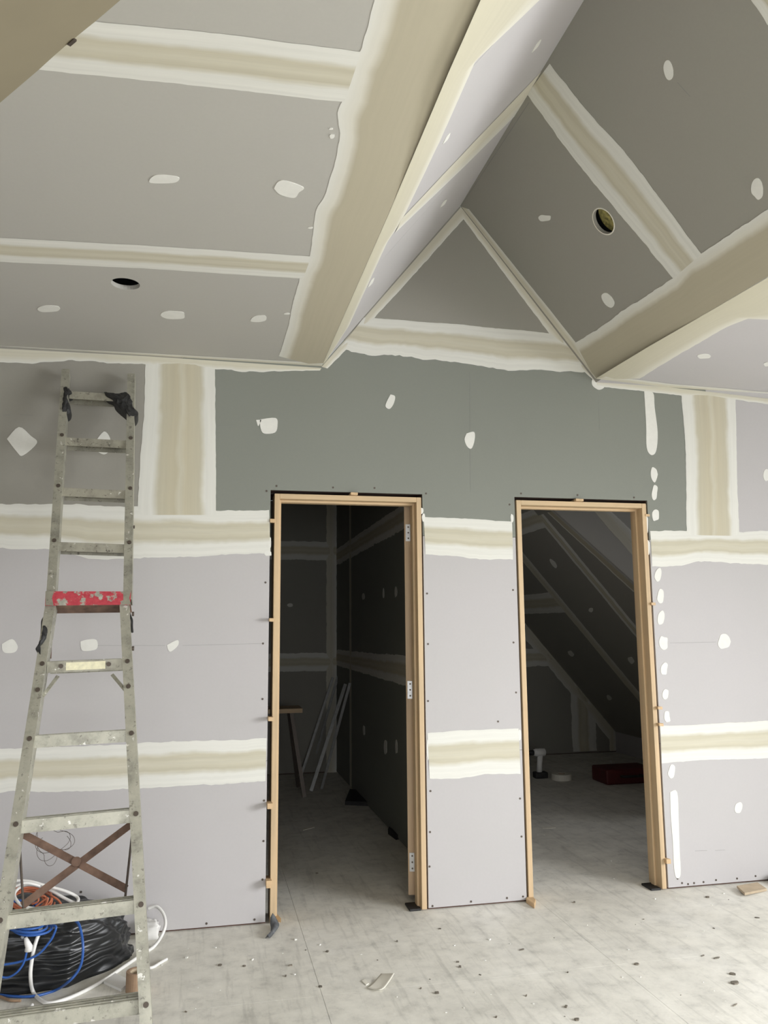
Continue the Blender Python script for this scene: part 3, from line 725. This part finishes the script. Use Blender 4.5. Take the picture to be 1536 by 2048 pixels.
# stays, catches and tape below the plate
for pts in ([(97,1222),(93,1232),(86,1243),(85,1258),(84,1273)], [(258,1228),(261,1235),(264,1243),(264,1254),(265,1267)]):
    MB().tube(spline([LF(*q)+ln*.01 for q in pts], 5), .0045, 8).build('catch_hook', RUBBER, lad)
MB().beam(LB(103,1222), LB(99,1316), .012, .012, ln).build('hinge_bar', RUST, lad)
MB().beam(LB(257,1216), LB(257,1262), .016, .012, ln).build('hinge_bar', RUST, lad)
for (u, v) in ((264,1229),(264,1298)): MB().disc(LF(u, v)+ln*.005, (1, 0, 0), .009, .008, 10).build('bolt_head', BOLT, lad)
for (u, v) in ((105.5,1053),(266.5,1054)): MB().disc(LB(u, v), (1, 0, 0), .007, .006, 10).build('bolt_head', BOLT, lad)
def rag(name, outline, pl, t0, t1, mat, amp=.006, seed=0):
    P = spline([V((*p, 0)) for p in outline]+[V((*outline[0], 0))], 4)[:-1]
    c = sum((pl(q.x, q.y) for q in P), V((0, 0, 0)))/len(P); vs, fs = [], []; k = len(P); R = 5
    for r_ in range(R+1):
        f = 1-(r_/R)**1.6
        for i, q in enumerate(P):
            w3 = pl(q.x, q.y); s_ = c.lerp(w3, 1-.92*(r_/R))
            h = t0+(t1-t0)*math.sin(math.pi/2*r_/R)**.6
            h += amp*mnoise.noise(s_*70+V((seed, 0, 0)))
            vs.append(s_+ln*h+V((amp*.7*mnoise.noise(s_*55+V((seed, 5, 0))), 0, 0)))
    for r_ in range(R):
        for i in range(k): fs.append((r_*k+i, r_*k+(i+1) % k, (r_+1)*k+(i+1) % k, (r_+1)*k+i))
    fs.append(tuple(R*k+i for i in range(k)))
    b0 = len(vs)
    for q in P: vs.append(pl(q.x, q.y)-ln*.03)
    for i in range(k): fs.append((b0+i, b0+(i+1) % k, (i+1) % k, i))
    return mesh(name, vs, fs, mat, lad)
rag('black_tape_wrap', [(208,789),(232,792),(256,791),(267,806),(268,820),(276,829),(272,842),(262,846),(254,834),(240,822),(230,812),(226,803),(215,798)], LB, .020, .042, RUBBER, .008, 3)
rag('black_tape_wrap', [(128,779),(136,779),(144,791),(136,796),(137,808),(142,820),(139,832),(127,836),(124,822),(127,800)], LB, .020, .042, RUBBER, .007, 8)
rag('black_tape_wrap', [(90,1258),(98,1260),(97,1275),(90,1292),(80,1303),(83,1316),(78,1310),(75,1303),(84,1292),(86,1276)], LF, .030, .045, RUBBER, .006, 11)
# cross brace
LX = Plane((0, -.030, 2.6), ln)
for a, b in (((44,1667),(253,1778)), ((262,1649),(44,1812))):
    MB().beam(LX(*a), LX(*b), .024, .004, ln).build('cross_brace', RUST, lad)
c = LX(153,1724); MB().disc(c+ln*.003, ln, .016, .004, 14).build('brace_rivet', RUST, lad)
for a, b in (((38,1668),(48,1835)),((265,1660),(249,1808))):
    MB().tube([LX(*a), LX(*b)], .004, 8).build('brace_rod', BOLT, lad)
# fine wire snagged on the ladder
pts = []
for i in range(60):
    t = i/59*math.pi*2*2.6; k = 1+.25*math.sin(i*.9)
    pts.append(LX(104+30*k*math.cos(t)+8*math.sin(i*.35), 1672+32*k*math.sin(t)+i*.4))
tag(MB().tube(spline(pts, 3), .0008, 5).build('thin_wire', BOLT), 'tangle of fine dark wire snagged behind the ladder above the cross brace', 'wire')

# ================================================================== BLACK BAG AND CABLES
def lump(x0, x1, y0, y1, h, nx, ny, amp, freq, seed, taper=.0, skew=.0):
    vs, fs = [], []
    cx, cy = (x0+x1)/2, (y0+y1)/2; NU, NV = nx, ny
    for j in range(NV+1):
        ph = math.pi/2*(j/NV); 
        for i in range(NU):
            th = 2*math.pi*i/NU; c, s = math.cos(th), math.sin(th)
            e = .42; ex = math.copysign(abs(c)**e, c); ey_ = math.copysign(abs(s)**e, s)
            rr = math.cos(ph)**.35; zz = math.sin(ph)**.75
            p = V((cx+ex*rr*(x1-x0)/2, cy+ey_*rr*(y1-y0)/2, zz*h*(1-taper*max(0, ex*rr))))
            n_ = V((ex*rr, ey_*rr, zz)).normalized()
            q = V((p.x*freq*.5, p.y*freq, p.z*freq*2.2))+V((seed, 0, 0))
            d = amp*(abs(mnoise.noise(q))*2-.45+.7*(abs(mnoise.noise(q*2.3))*2-.4)+.35*mnoise.noise(q*5))
            p = p+n_*d
            if j == 0: p.z = 0.0
            p.z = max(p.z, 0); p.y += skew*max(0, p.x-(x1-.20))*max(0, min(1, 1-(p.y-y0)/(y1-y0))); vs.append(p)
    for j in range(NV):
        for i in range(NU): fs.append((j*NU+i, j*NU+(i+1) % NU, (j+1)*NU+(i+1) % NU, (j+1)*NU+i))
    fs.append(tuple(range(NU-1, -1, -1)))
    return vs, fs
vs_, fs_ = lump(-1.75, -.735, -.50, -.06, .27, 260, 80, .024, 6.5, 2.0, .22, .80)
bag = mesh('plastic_bag_bundle', vs_, fs_, BLACKP, None, True)
tag(bag, 'bundle wrapped in crumpled black plastic on the floor behind the ladder', 'bag')
def cable(name, pts, r, mat, label, k=8, group=None, parts=None):
    o = MB().tube(spline(pts, k), r, 8).build(name, mat, None, True)
    return tag(o, label, 'cable', group)
# white flat cable: coil above the bag, long loop to the floor and back up beside the ladder
y_ = -.33
cable('white_cable', [W(-30,1790,y_),W(0,1771,y_),W(28,1762,y_),W(60,1763,y_),W(90,1771,y_),W(130,1782,y_),W(153,1793,y_),W(156,1803,y_-.03),W(146,1811,y_-.06),W(120,1816,y_-.08),W(80,1818,y_-.09),W(48,1813,y_-.08),W(32,1799,y_-.05),W(30,1785,y_),W(45,1772,y_+.03),W(68,1770,y_+.03),W(100,1780,y_+.02),W(128,1796,y_),W(150,1806,y_-.02),W(170,1810,y_),W(215,1808,y_+.08)], .0062, WCABLE, 'white cable coiled on top of the black bundle')
cable('white_cable', [W(82,1850,-.50),W(80,1862,-.55),W(70,1890,-.575),W(63,1925,-.58),W(61,1955,-.58),Z(66,1983,.010),Z(82,2001,.007),Z(104,2006,.007),Z(150,1991,.007),Z(200,1965,.007),Z(250,1932,.007),Z(285,1908,.007),Z(308,1893,.007),W(325,1868,-.16),W(331,1846,-.12),W(326,1826,-.08),W(313,1813,-.05),W(296,1817,-.04)], .0070, WCABLE, 'white cable looping from the bundle over the floor and up beside the ladder')
cable('white_cable', [W(-40,1815,-.36),W(-10,1795,-.36),W(20,1778,-.36),W(50,1766,-.36),W(80,1772,-.34)], .0055, WCABLE, 'short white cable end crossing the left frame edge above the bundle')
cable('white_cable', [Z(298,1936,.006),Z(307,1934,.006),Z(320,1926,.006),Z(334,1918,.006)], .0060, WCABLE, 'short white cable offcut on the floor right of the ladder foot')
cable('white_cable', [Z(56,2027,.006),Z(60,2017,.006),Z(64,2010,.006)], .007, WCABLE, 'tiny white cable offcut on the floor behind the bottom ladder step')
def coil(cx, cy, rx, ry, y0, n, seed):
    r_ = random.Random(seed); pts = []
    for i in range(n*10):
        t = i/10*2*math.pi; k = 1+.22*math.sin(i*.37+seed)+r_.uniform(-.05, .05); f = math.sin(t)
        pts.append(W(cx+rx*k*math.cos(t)+6*math.sin(i*.11+seed), cy+ry*k*f+5*math.cos(i*.17), y0-.07*f-.01*(i % 7)/7))
    return pts
cable('orange_cable', coil(58, 1800, 40, 22, -.30, 6, 1)+[W(100,1790,-.34),W(116,1800,-.36),W(124,1812,-.38)], .0042, OCABLE, 'tangled orange cable coil on the black bundle', 4)
cable('orange_cable', [W(64,1808,-.40),W(76,1803,-.41),W(78,1793,-.40),W(90,1793,-.40),W(92,1805,-.41),W(84,1812,-.41),W(72,1813,-.41)]+[W(95,1796,-.42),W(90,1811,-.42),W(80,1814,-.42)], .0040, OCABLE, 'small orange cable loops in front of the larger orange coil', 5)
cable('blue_cable', coil(40, 1826, 42, 20, -.38, 6, 4), .0046, BCABLE, 'bright blue cable coil in front of the orange coil', 4)
cable('blue_cable', coil(62, 1853, 36, 12, -.56, 4, 9)+[W(111,1852,-.585),W(108,1868,-.59),W(98,1885,-.59),W(76,1909,-.59),W(45,1922,-.59),W(10,1929,-.585),W(-20,1929,-.585)], .0044, BCABLE, 'blue cable hanging in a curve across the front of the black bundle', 4)
cable('blue_cable', [W(140,1835,-.50),W(156,1846,-.57),W(163,1868,-.60),W(166,1895,-.62),W(163,1925,-.62),W(153,1946,-.62),W(136,1964,-.62),Z(112,1980,.008),Z(70,1992,.006),Z(30,1993,.006),Z(0,1990,.006),Z(-25,1988,.006)], .0050, BCABLE, 'blue cable bowing down the right front of the bundle to the floor')
cable('blue_cable', [W(53,1905,-.595),W(50,1918,-.595),W(44,1932,-.595),W(32,1946,-.60),W(14,1955,-.60),W(-8,1951,-.60),W(-25,1944,-.60)], .0040, BCABLE, 'thin blue cable hanging from the white plug')
pg = empty('white_plug', W(57,1905,-.585), 'white plug on the blue cable in front of the black bundle', 'plug')
MB().tube([W(51,1875,-.60),W(54,1884,-.60),W(58,1893,-.60),W(57,1902,-.60)], [.006,.010,.013,.014], 10).build('plug_body', WCABLE, pg, True)
MB().tube([W(43,1876,-.59),W(45,1874,-.605)], .006, 8).build('plug_pin', STEEL, pg)
cable('brown_cable', [Z(-10,1990,.006),Z(8,1996,.006),Z(22,2001,.006),Z(42,2001,.006)], .005, CARD, 'short brown cable end on the floor at the left frame edge')

# ================================================================== SMALL THINGS ON THE FLOOR
# brown tape roll behind the ladder rail
c = Z(272, 1986); c = V((c.x, c.y+.02, 0))
def ringm(c, r1, r0_, h, k=28):
    m = MB(); vs = []
    for (r_, z_) in ((r1, 0), (r1, h), (r0_, h), (r0_, 0)):
        vs += [V((c.x+r_*math.cos(2*math.pi*i/k), c.y+r_*math.sin(2*math.pi*i/k), c.z+z_)) for i in range(k)]
    fs = [(a*k+i, a*k+(i+1) % k, ((a+1) % 4)*k+(i+1) % k, ((a+1) % 4)*k+i) for a in range(4) for i in range(k)]
    return m.add(vs, fs)
tr = empty('tape_roll', c, 'brown cardboard tape roll standing behind the ladder rail', 'tape roll')
ringm(c, .040, .028, .072).build('tape', CARD, tr, bevel=.001); ringm(c, .0275, .0245, .070).build('card_core', TILE, tr)
# plasterboard offcut
def flat(name, quad, t, mat, label, cat, z=0.0, lift=0, bevel=.001):
    P = [Z(*q, z) for q in quad]
    if lift: P[0].z += lift; P[1].z += lift*.6
    return tag(MB().prism(P, (0, 0, 1), t).build(name, mat, None, bevel=bevel), label, cat)
flat('plasterboard_offcut', [(207,1968),(242,1984),(262,1966),(228,1950)], .010, WCABLE, 'small white plasterboard offcut beside the brown tape roll', 'offcut')
flat('board_offcut', [(1474,1781),(1490,1794),(1534,1782),(1515,1769)], .012, TILE, 'small tan board offcut on the floor at the right frame edge', 'offcut', 0, .012)
# folded scrap of paper
a, b, c_, d_ = Z(733,1977), Z(760,1986), Z(789,1962), Z(762,1954)
vs = []; fs = []
for i in range(9):
    for j in range(7):
        s_, t_ = i/8, j/6
        p = a.lerp(b, s_).lerp(d_.lerp(c_, s_), t_)
        p.z = .0015+.034*abs(t_-.25)**1.4*(.5+.7*s_)+.012*max(0, s_-.6)*(1-t_)
        vs.append(p)
for i in range(8):
    for j in range(6): fs.append((i*7+j, (i+1)*7+j, (i+1)*7+j+1, i*7+j+1))
pp = mesh('paper_scrap', vs, fs, PAPER, None, True)
sm_ = pp.modifiers.new('solid', 'SOLIDIFY'); sm_.thickness = .0012
tag(pp, 'curled cream scrap of paper on the bare floor in the foreground', 'paper')
flat('paper_scrap', [(723,1963),(732,1971),(738,1968),(730,1959)], .003, PAPER, 'tiny torn paper flake beside the curled scrap', 'paper')
# grey strip at the foot of the left door lining
vs = []; fs = []
prof = [Z(545,1831,.05), Z(548,1843,.025), Z(550,1852,.012), Z(545,1864,.010), Z(535,1876,.004)]
for i, p in enumerate(spline(prof, 4)):
    wd = .008+.010*math.sin(math.pi*min(1, i/12))
    vs += [p+V((-wd, 0, -.006)), p+V((0, -.004, .012)), p+V((wd, .004, -.004))]
for i in range(len(vs)//3-1):
    for j in range(2): fs.append((i*3+j, i*3+j+1, i*3+j+4, i*3+j+3))
for v in vs: v.z = max(v.z, .002)
gs = mesh('grey_strip', vs, fs, GREYF, None, True); gm = gs.modifiers.new('solid', 'SOLIDIFY'); gm.thickness = .003
tag(gs, 'crumpled grey fabric strip on the floor at the foot of the left door lining', 'fabric strip')
MB_ = MB(); P = [Z(551,1832), Z(562,1845), Z(552,1843)]
tag(MB_.prism(P, (0,0,1), .018).build('wood_wedge', PINE_W), 'little wooden wedge on the floor inside the left door lining', 'wedge')
P = [Z(1052,1806), Z(1069,1818), Z(1072,1808), Z(1060,1796)]
tag(MB().prism(P, (0,0,1), .022).build('wood_wedge', PINE_W, None, bevel=.003), 'wooden wedge at the foot of the right doorway lining, left side', 'wedge')
# dark slabs standing in for the shadow at the feet of the right-hand jambs
for x_, l_ in ((D1R, 'dark slab for the shadow at the foot of the right jamb of the left doorway'), (D2R, 'dark slab for the shadow at the foot of the right jamb of the right doorway')):
    tag(MB().box(x_-.085, x_-.030, .0, .10, 0, .010).build('jamb_shadow', RUBBER, None, bevel=.001), l_, 'jamb_shadow')
# white crumpled wrapper against the wall foot, behind the ladder rail
vs_, fs_ = lump(-.70, -.625, -.075, -.012, .075, 26, 10, .012, 22, 5)
tag(mesh('wrapper', vs_, fs_, WCABLE, None, True), 'crumpled white wrapper against the wall behind the ladder rail', 'wrapper')
vs_, fs_ = lump(2.50, 2.72, -.16, -.012, .05, 26, 8, .010, 14, 8)
tag(mesh('wrapper', vs_, fs_, WCABLE, None, True), 'white plastic wrapper at the wall foot on the right frame edge', 'wrapper')
# larger single bits one can point at
chips = [((440,1931),14,'dark curled chip on the floor left of the paper scrap'),((488,1933),10,'second dark chip left of the paper scrap'),((641,1974),11,'dark brown pellet on the floor near the paper scrap'),
         ((1273,1929),14,'grey lump on the floor below the right doorway'),((1433,1917),22,'long dark splinter on the right part of the floor'),((1470,1967),22,'dark lump of dried filler near the right frame edge'),
         ((1465,1949),16,'flat dark chip just above the dried filler lump'),((1470,2011),20,'thin dark nail on the floor below the dried filler lump'),((1154,2040),14,'dark chip at the bottom edge of the frame'),
         ((1415,1795),16,'small flake on the floor left of the tan board offcut'),((1514,1836),16,'curved dark shaving below the tan board offcut'),((1044,1900),16,'dark splinter on the floor below the middle wall panel'),((1406,1912),12,'brown shaving beside the long dark splinter')]
for (uv, wpx, lab) in chips:
    p = Z(*uv); r_ = random.Random(uv[0]); L_ = wpx*.0016; m = MB(); k = 7; ang = r_.uniform(-.5, .5)
    thin = .35 if 'splinter' in lab or 'nail' in lab or 'shaving' in lab else .8
    thin = .18 if 'nail' in lab else thin
    pts = []
    for i in range(k):
        t = 2*math.pi*i/k; q = r_.uniform(.75, 1.15)
        x_, yy = math.cos(t)*L_/2*q, math.sin(t)*L_/2*q*thin
        pts.append(V((p.x+x_*math.cos(ang)-yy*math.sin(ang), p.y+x_*math.sin(ang)+yy*math.cos(ang), 0)))
    m.prism(pts, (0, 0, 1), .003+L_*.10*thin)
    tag(m.build('floor_chip', DEBRIS, None, bevel=.001), lab, 'chip')
# fine crumbs nobody could count
for nm, mt, n_, lab, sd in (('plaster_crumbs', C_WHITE, 110, 'scattered white plaster crumbs on the floor', 3), ('dark_crumbs', DEBRIS, 70, 'scattered dark crumbs and shavings on the floor', 5)):
    r_ = random.Random(sd); m = MB()
    for i in range(n_):
        x_, y__ = r_.uniform(-.6, 2.9), r_.uniform(-1.6, .0) if i % 4 else r_.uniform(.1, 2.2)
        if y__ > -.05 and not (D1L+.1 < x_ < .55 or D2L+.1 < x_ < 3.0): continue
        if y__ > 0 and x_ > 1.0 and (x_ < 1.3): continue
        s_ = .0022+.005*r_.random()**3; e_ = r_.uniform(.5, 1.4); an = r_.uniform(0, 3.1)
        ax_, bx_ = V((math.cos(an), math.sin(an), 0))*s_, V((-math.sin(an), math.cos(an), 0))*s_*e_*.6
        m.obox((x_, y__, s_*.35), ax_, bx_, (0, 0, s_*.35))
    tag(m.build(nm, mt), lab, 'crumbs', None, 'stuff')

# ================================================================== THINGS IN THE LEFT DARK ROOM
def channel(a, b, label, wd=.020):
    a = V(a); b = V(b); m = MB(); d = (b-a).normalized(); f = V((0, -1, .2)); s_ = d.cross(f).normalized(); f = s_.cross(d).normalized()
    if f.y > 0: f = -f
    m.beam(a, b, wd, .004, f)
    for k in (-1, 1): m.beam(a+s_*k*wd/2-f*.008, b+s_*k*wd/2-f*.008, .003, .016, f)
    return tag(m.build('metal_channel', DULL), label, 'metal channel', 'metal channels leaning in the dark room')
def lean(uf, vf, ut, vt, x):   # foot on the floor, top against the green side wall
    f = Z(uf, vf, .005); t_ = X(ut, vt, x); return f, t_
def lean2(uf, vf, ut, vt, y): f = Z(uf, vf, .005); return f, W(ut, vt, y)
a, b = lean(622, 1582, 691, 1368, .765); channel(a, b, 'widest pale metal channel leaning in the corner of the left dark room', .026)
a, b = lean(643, 1578, 700, 1366, .775); channel(a, b, 'rightmost pale metal channel leaning in the corner of the left dark room')
a, b = lean2(602, 1552, 666, 1355, 3.78); channel(a, b, 'leftmost thin metal channel leaning in the left dark room')
a, b = lean2(622, 1545, 676, 1353, 3.80); channel(a, b, 'thin metal channel second from the left in the dark room')
tb = empty('trestle', (.12, 3.0, 0), 'dim trestle with a plank top in the left dark room', 'trestle')
pz = W(580, 1418, 3.0)
MB().box(-.75, pz.x+.09, 2.86, 3.14, pz.z-.02, pz.z+.015).build('plank', PINE_H, tb)
for (x_, s_) in ((pz.x, .10), (-.65, -.10)):
    for yy in (2.88, 3.12): MB().beam((x_, yy, pz.z-.02), (x_+s_, yy+(.10 if yy > 3 else -.10), 0), .03, .03, (0, 1, 0)).build('leg', BOLT, tb)
tag(MB().prism([Z(690,1610), Z(740,1612), Z(735,1590), Z(700,1585)], (0,0,1), .03).build('dark_offcut', RUBBER), 'dark offcut on the floor by the green wall in the left dark room', 'offcut')
tag(MB().prism([Z(778,1662), Z(800,1678), Z(792,1680), Z(776,1668)], (0,0,1), .03).build('dark_offcut', RUBBER), 'small dark scrap against the green wall near the left doorway', 'offcut')
flat('paper_scrap', [(605,1657),(628,1652),(629,1655),(606,1661)], .002, PAPER, 'pale strip of paper on the floor inside the left doorway', 'paper')

# ================================================================== THINGS IN THE RIGHT ATTIC ROOM
p = Z(1080, 1556); s_ = .00295*1.0
dr = empty('cordless_drill', (p.x, p.y, 0), 'cordless drill standing on its battery in the dark attic room', 'drill')
MB().box(p.x-.055, p.x+.065, p.y-.04, p.y+.04, .001, .055).build('battery', RUBBER, dr, bevel=.008)
MB().tube([V((p.x-.005, p.y, .05)), V((p.x, p.y, .12)), V((p.x+.008, p.y, .20))], [.026, .024, .027], 12).build('handle', WCABLE, dr, True)
MB().tube([V((p.x+.06, p.y, .225)), V((p.x+.05, p.y, .225)), V((p.x-.03, p.y, .225)), V((p.x-.055, p.y, .225))], [.02, .036, .036, .028], 14).build('motor_body', WCABLE, dr, True)
MB().tube([V((p.x-.05, p.y, .225)), V((p.x-.085, p.y, .225)), V((p.x-.105, p.y, .225))], [.024, .022, .012], 12).build('chuck', RUBBER, dr, True)
MB().tube([V((p.x-.10, p.y, .225)), V((p.x-.20, p.y, .225))], .004, 8).build('drill_bit', STEEL, dr)
c = Z(1130, 1562)
t2 = empty('joint_tape_roll', c, 'pale roll of paper joint tape lying flat on the attic floor', 'tape roll')
ringm(V((c.x, c.y+.07, 0)), .088, .035, .052).build('tape', PAPER, t2, bevel=.002); ringm(V((c.x, c.y+.07, 0)), .0345, .030, .050).build('card_core', CARD, t2)
cable('extension_lead', [Z(1222,1522,.02),Z(1228,1533,.008),Z(1245,1545,.008),Z(1262,1552,.008),Z(1290,1553,.008),Z(1320,1548,.008),Z(1340,1535,.008)], .007, WCABLE, 'pale lead curving over the floor at the right of the attic room')
p = Z(1250, 1570)
bx = empty('red_tool_case', (p.x, p.y, 0), 'dark red tool case in the shadows of the attic room', 'case')
MB().box(p.x-.16, p.x+.30, p.y+.02, p.y+.30, .001, .13).build('case_body', REDP, bx, bevel=.015)
MB().tube(spline([V((p.x-.02, p.y+.02, .07)), V((p.x-.01, p.y-.03, .075)), V((p.x+.15, p.y-.03, .075)), V((p.x+.16, p.y+.02, .07))], 5), .011, 8).build('carry_handle', RUBBER, bx)
flat('paper_scrap', [(1084,1654),(1111,1652),(1112,1656),(1085,1658)], .002, PAPER, 'pale strip of paper on the floor inside the right doorway', 'paper')
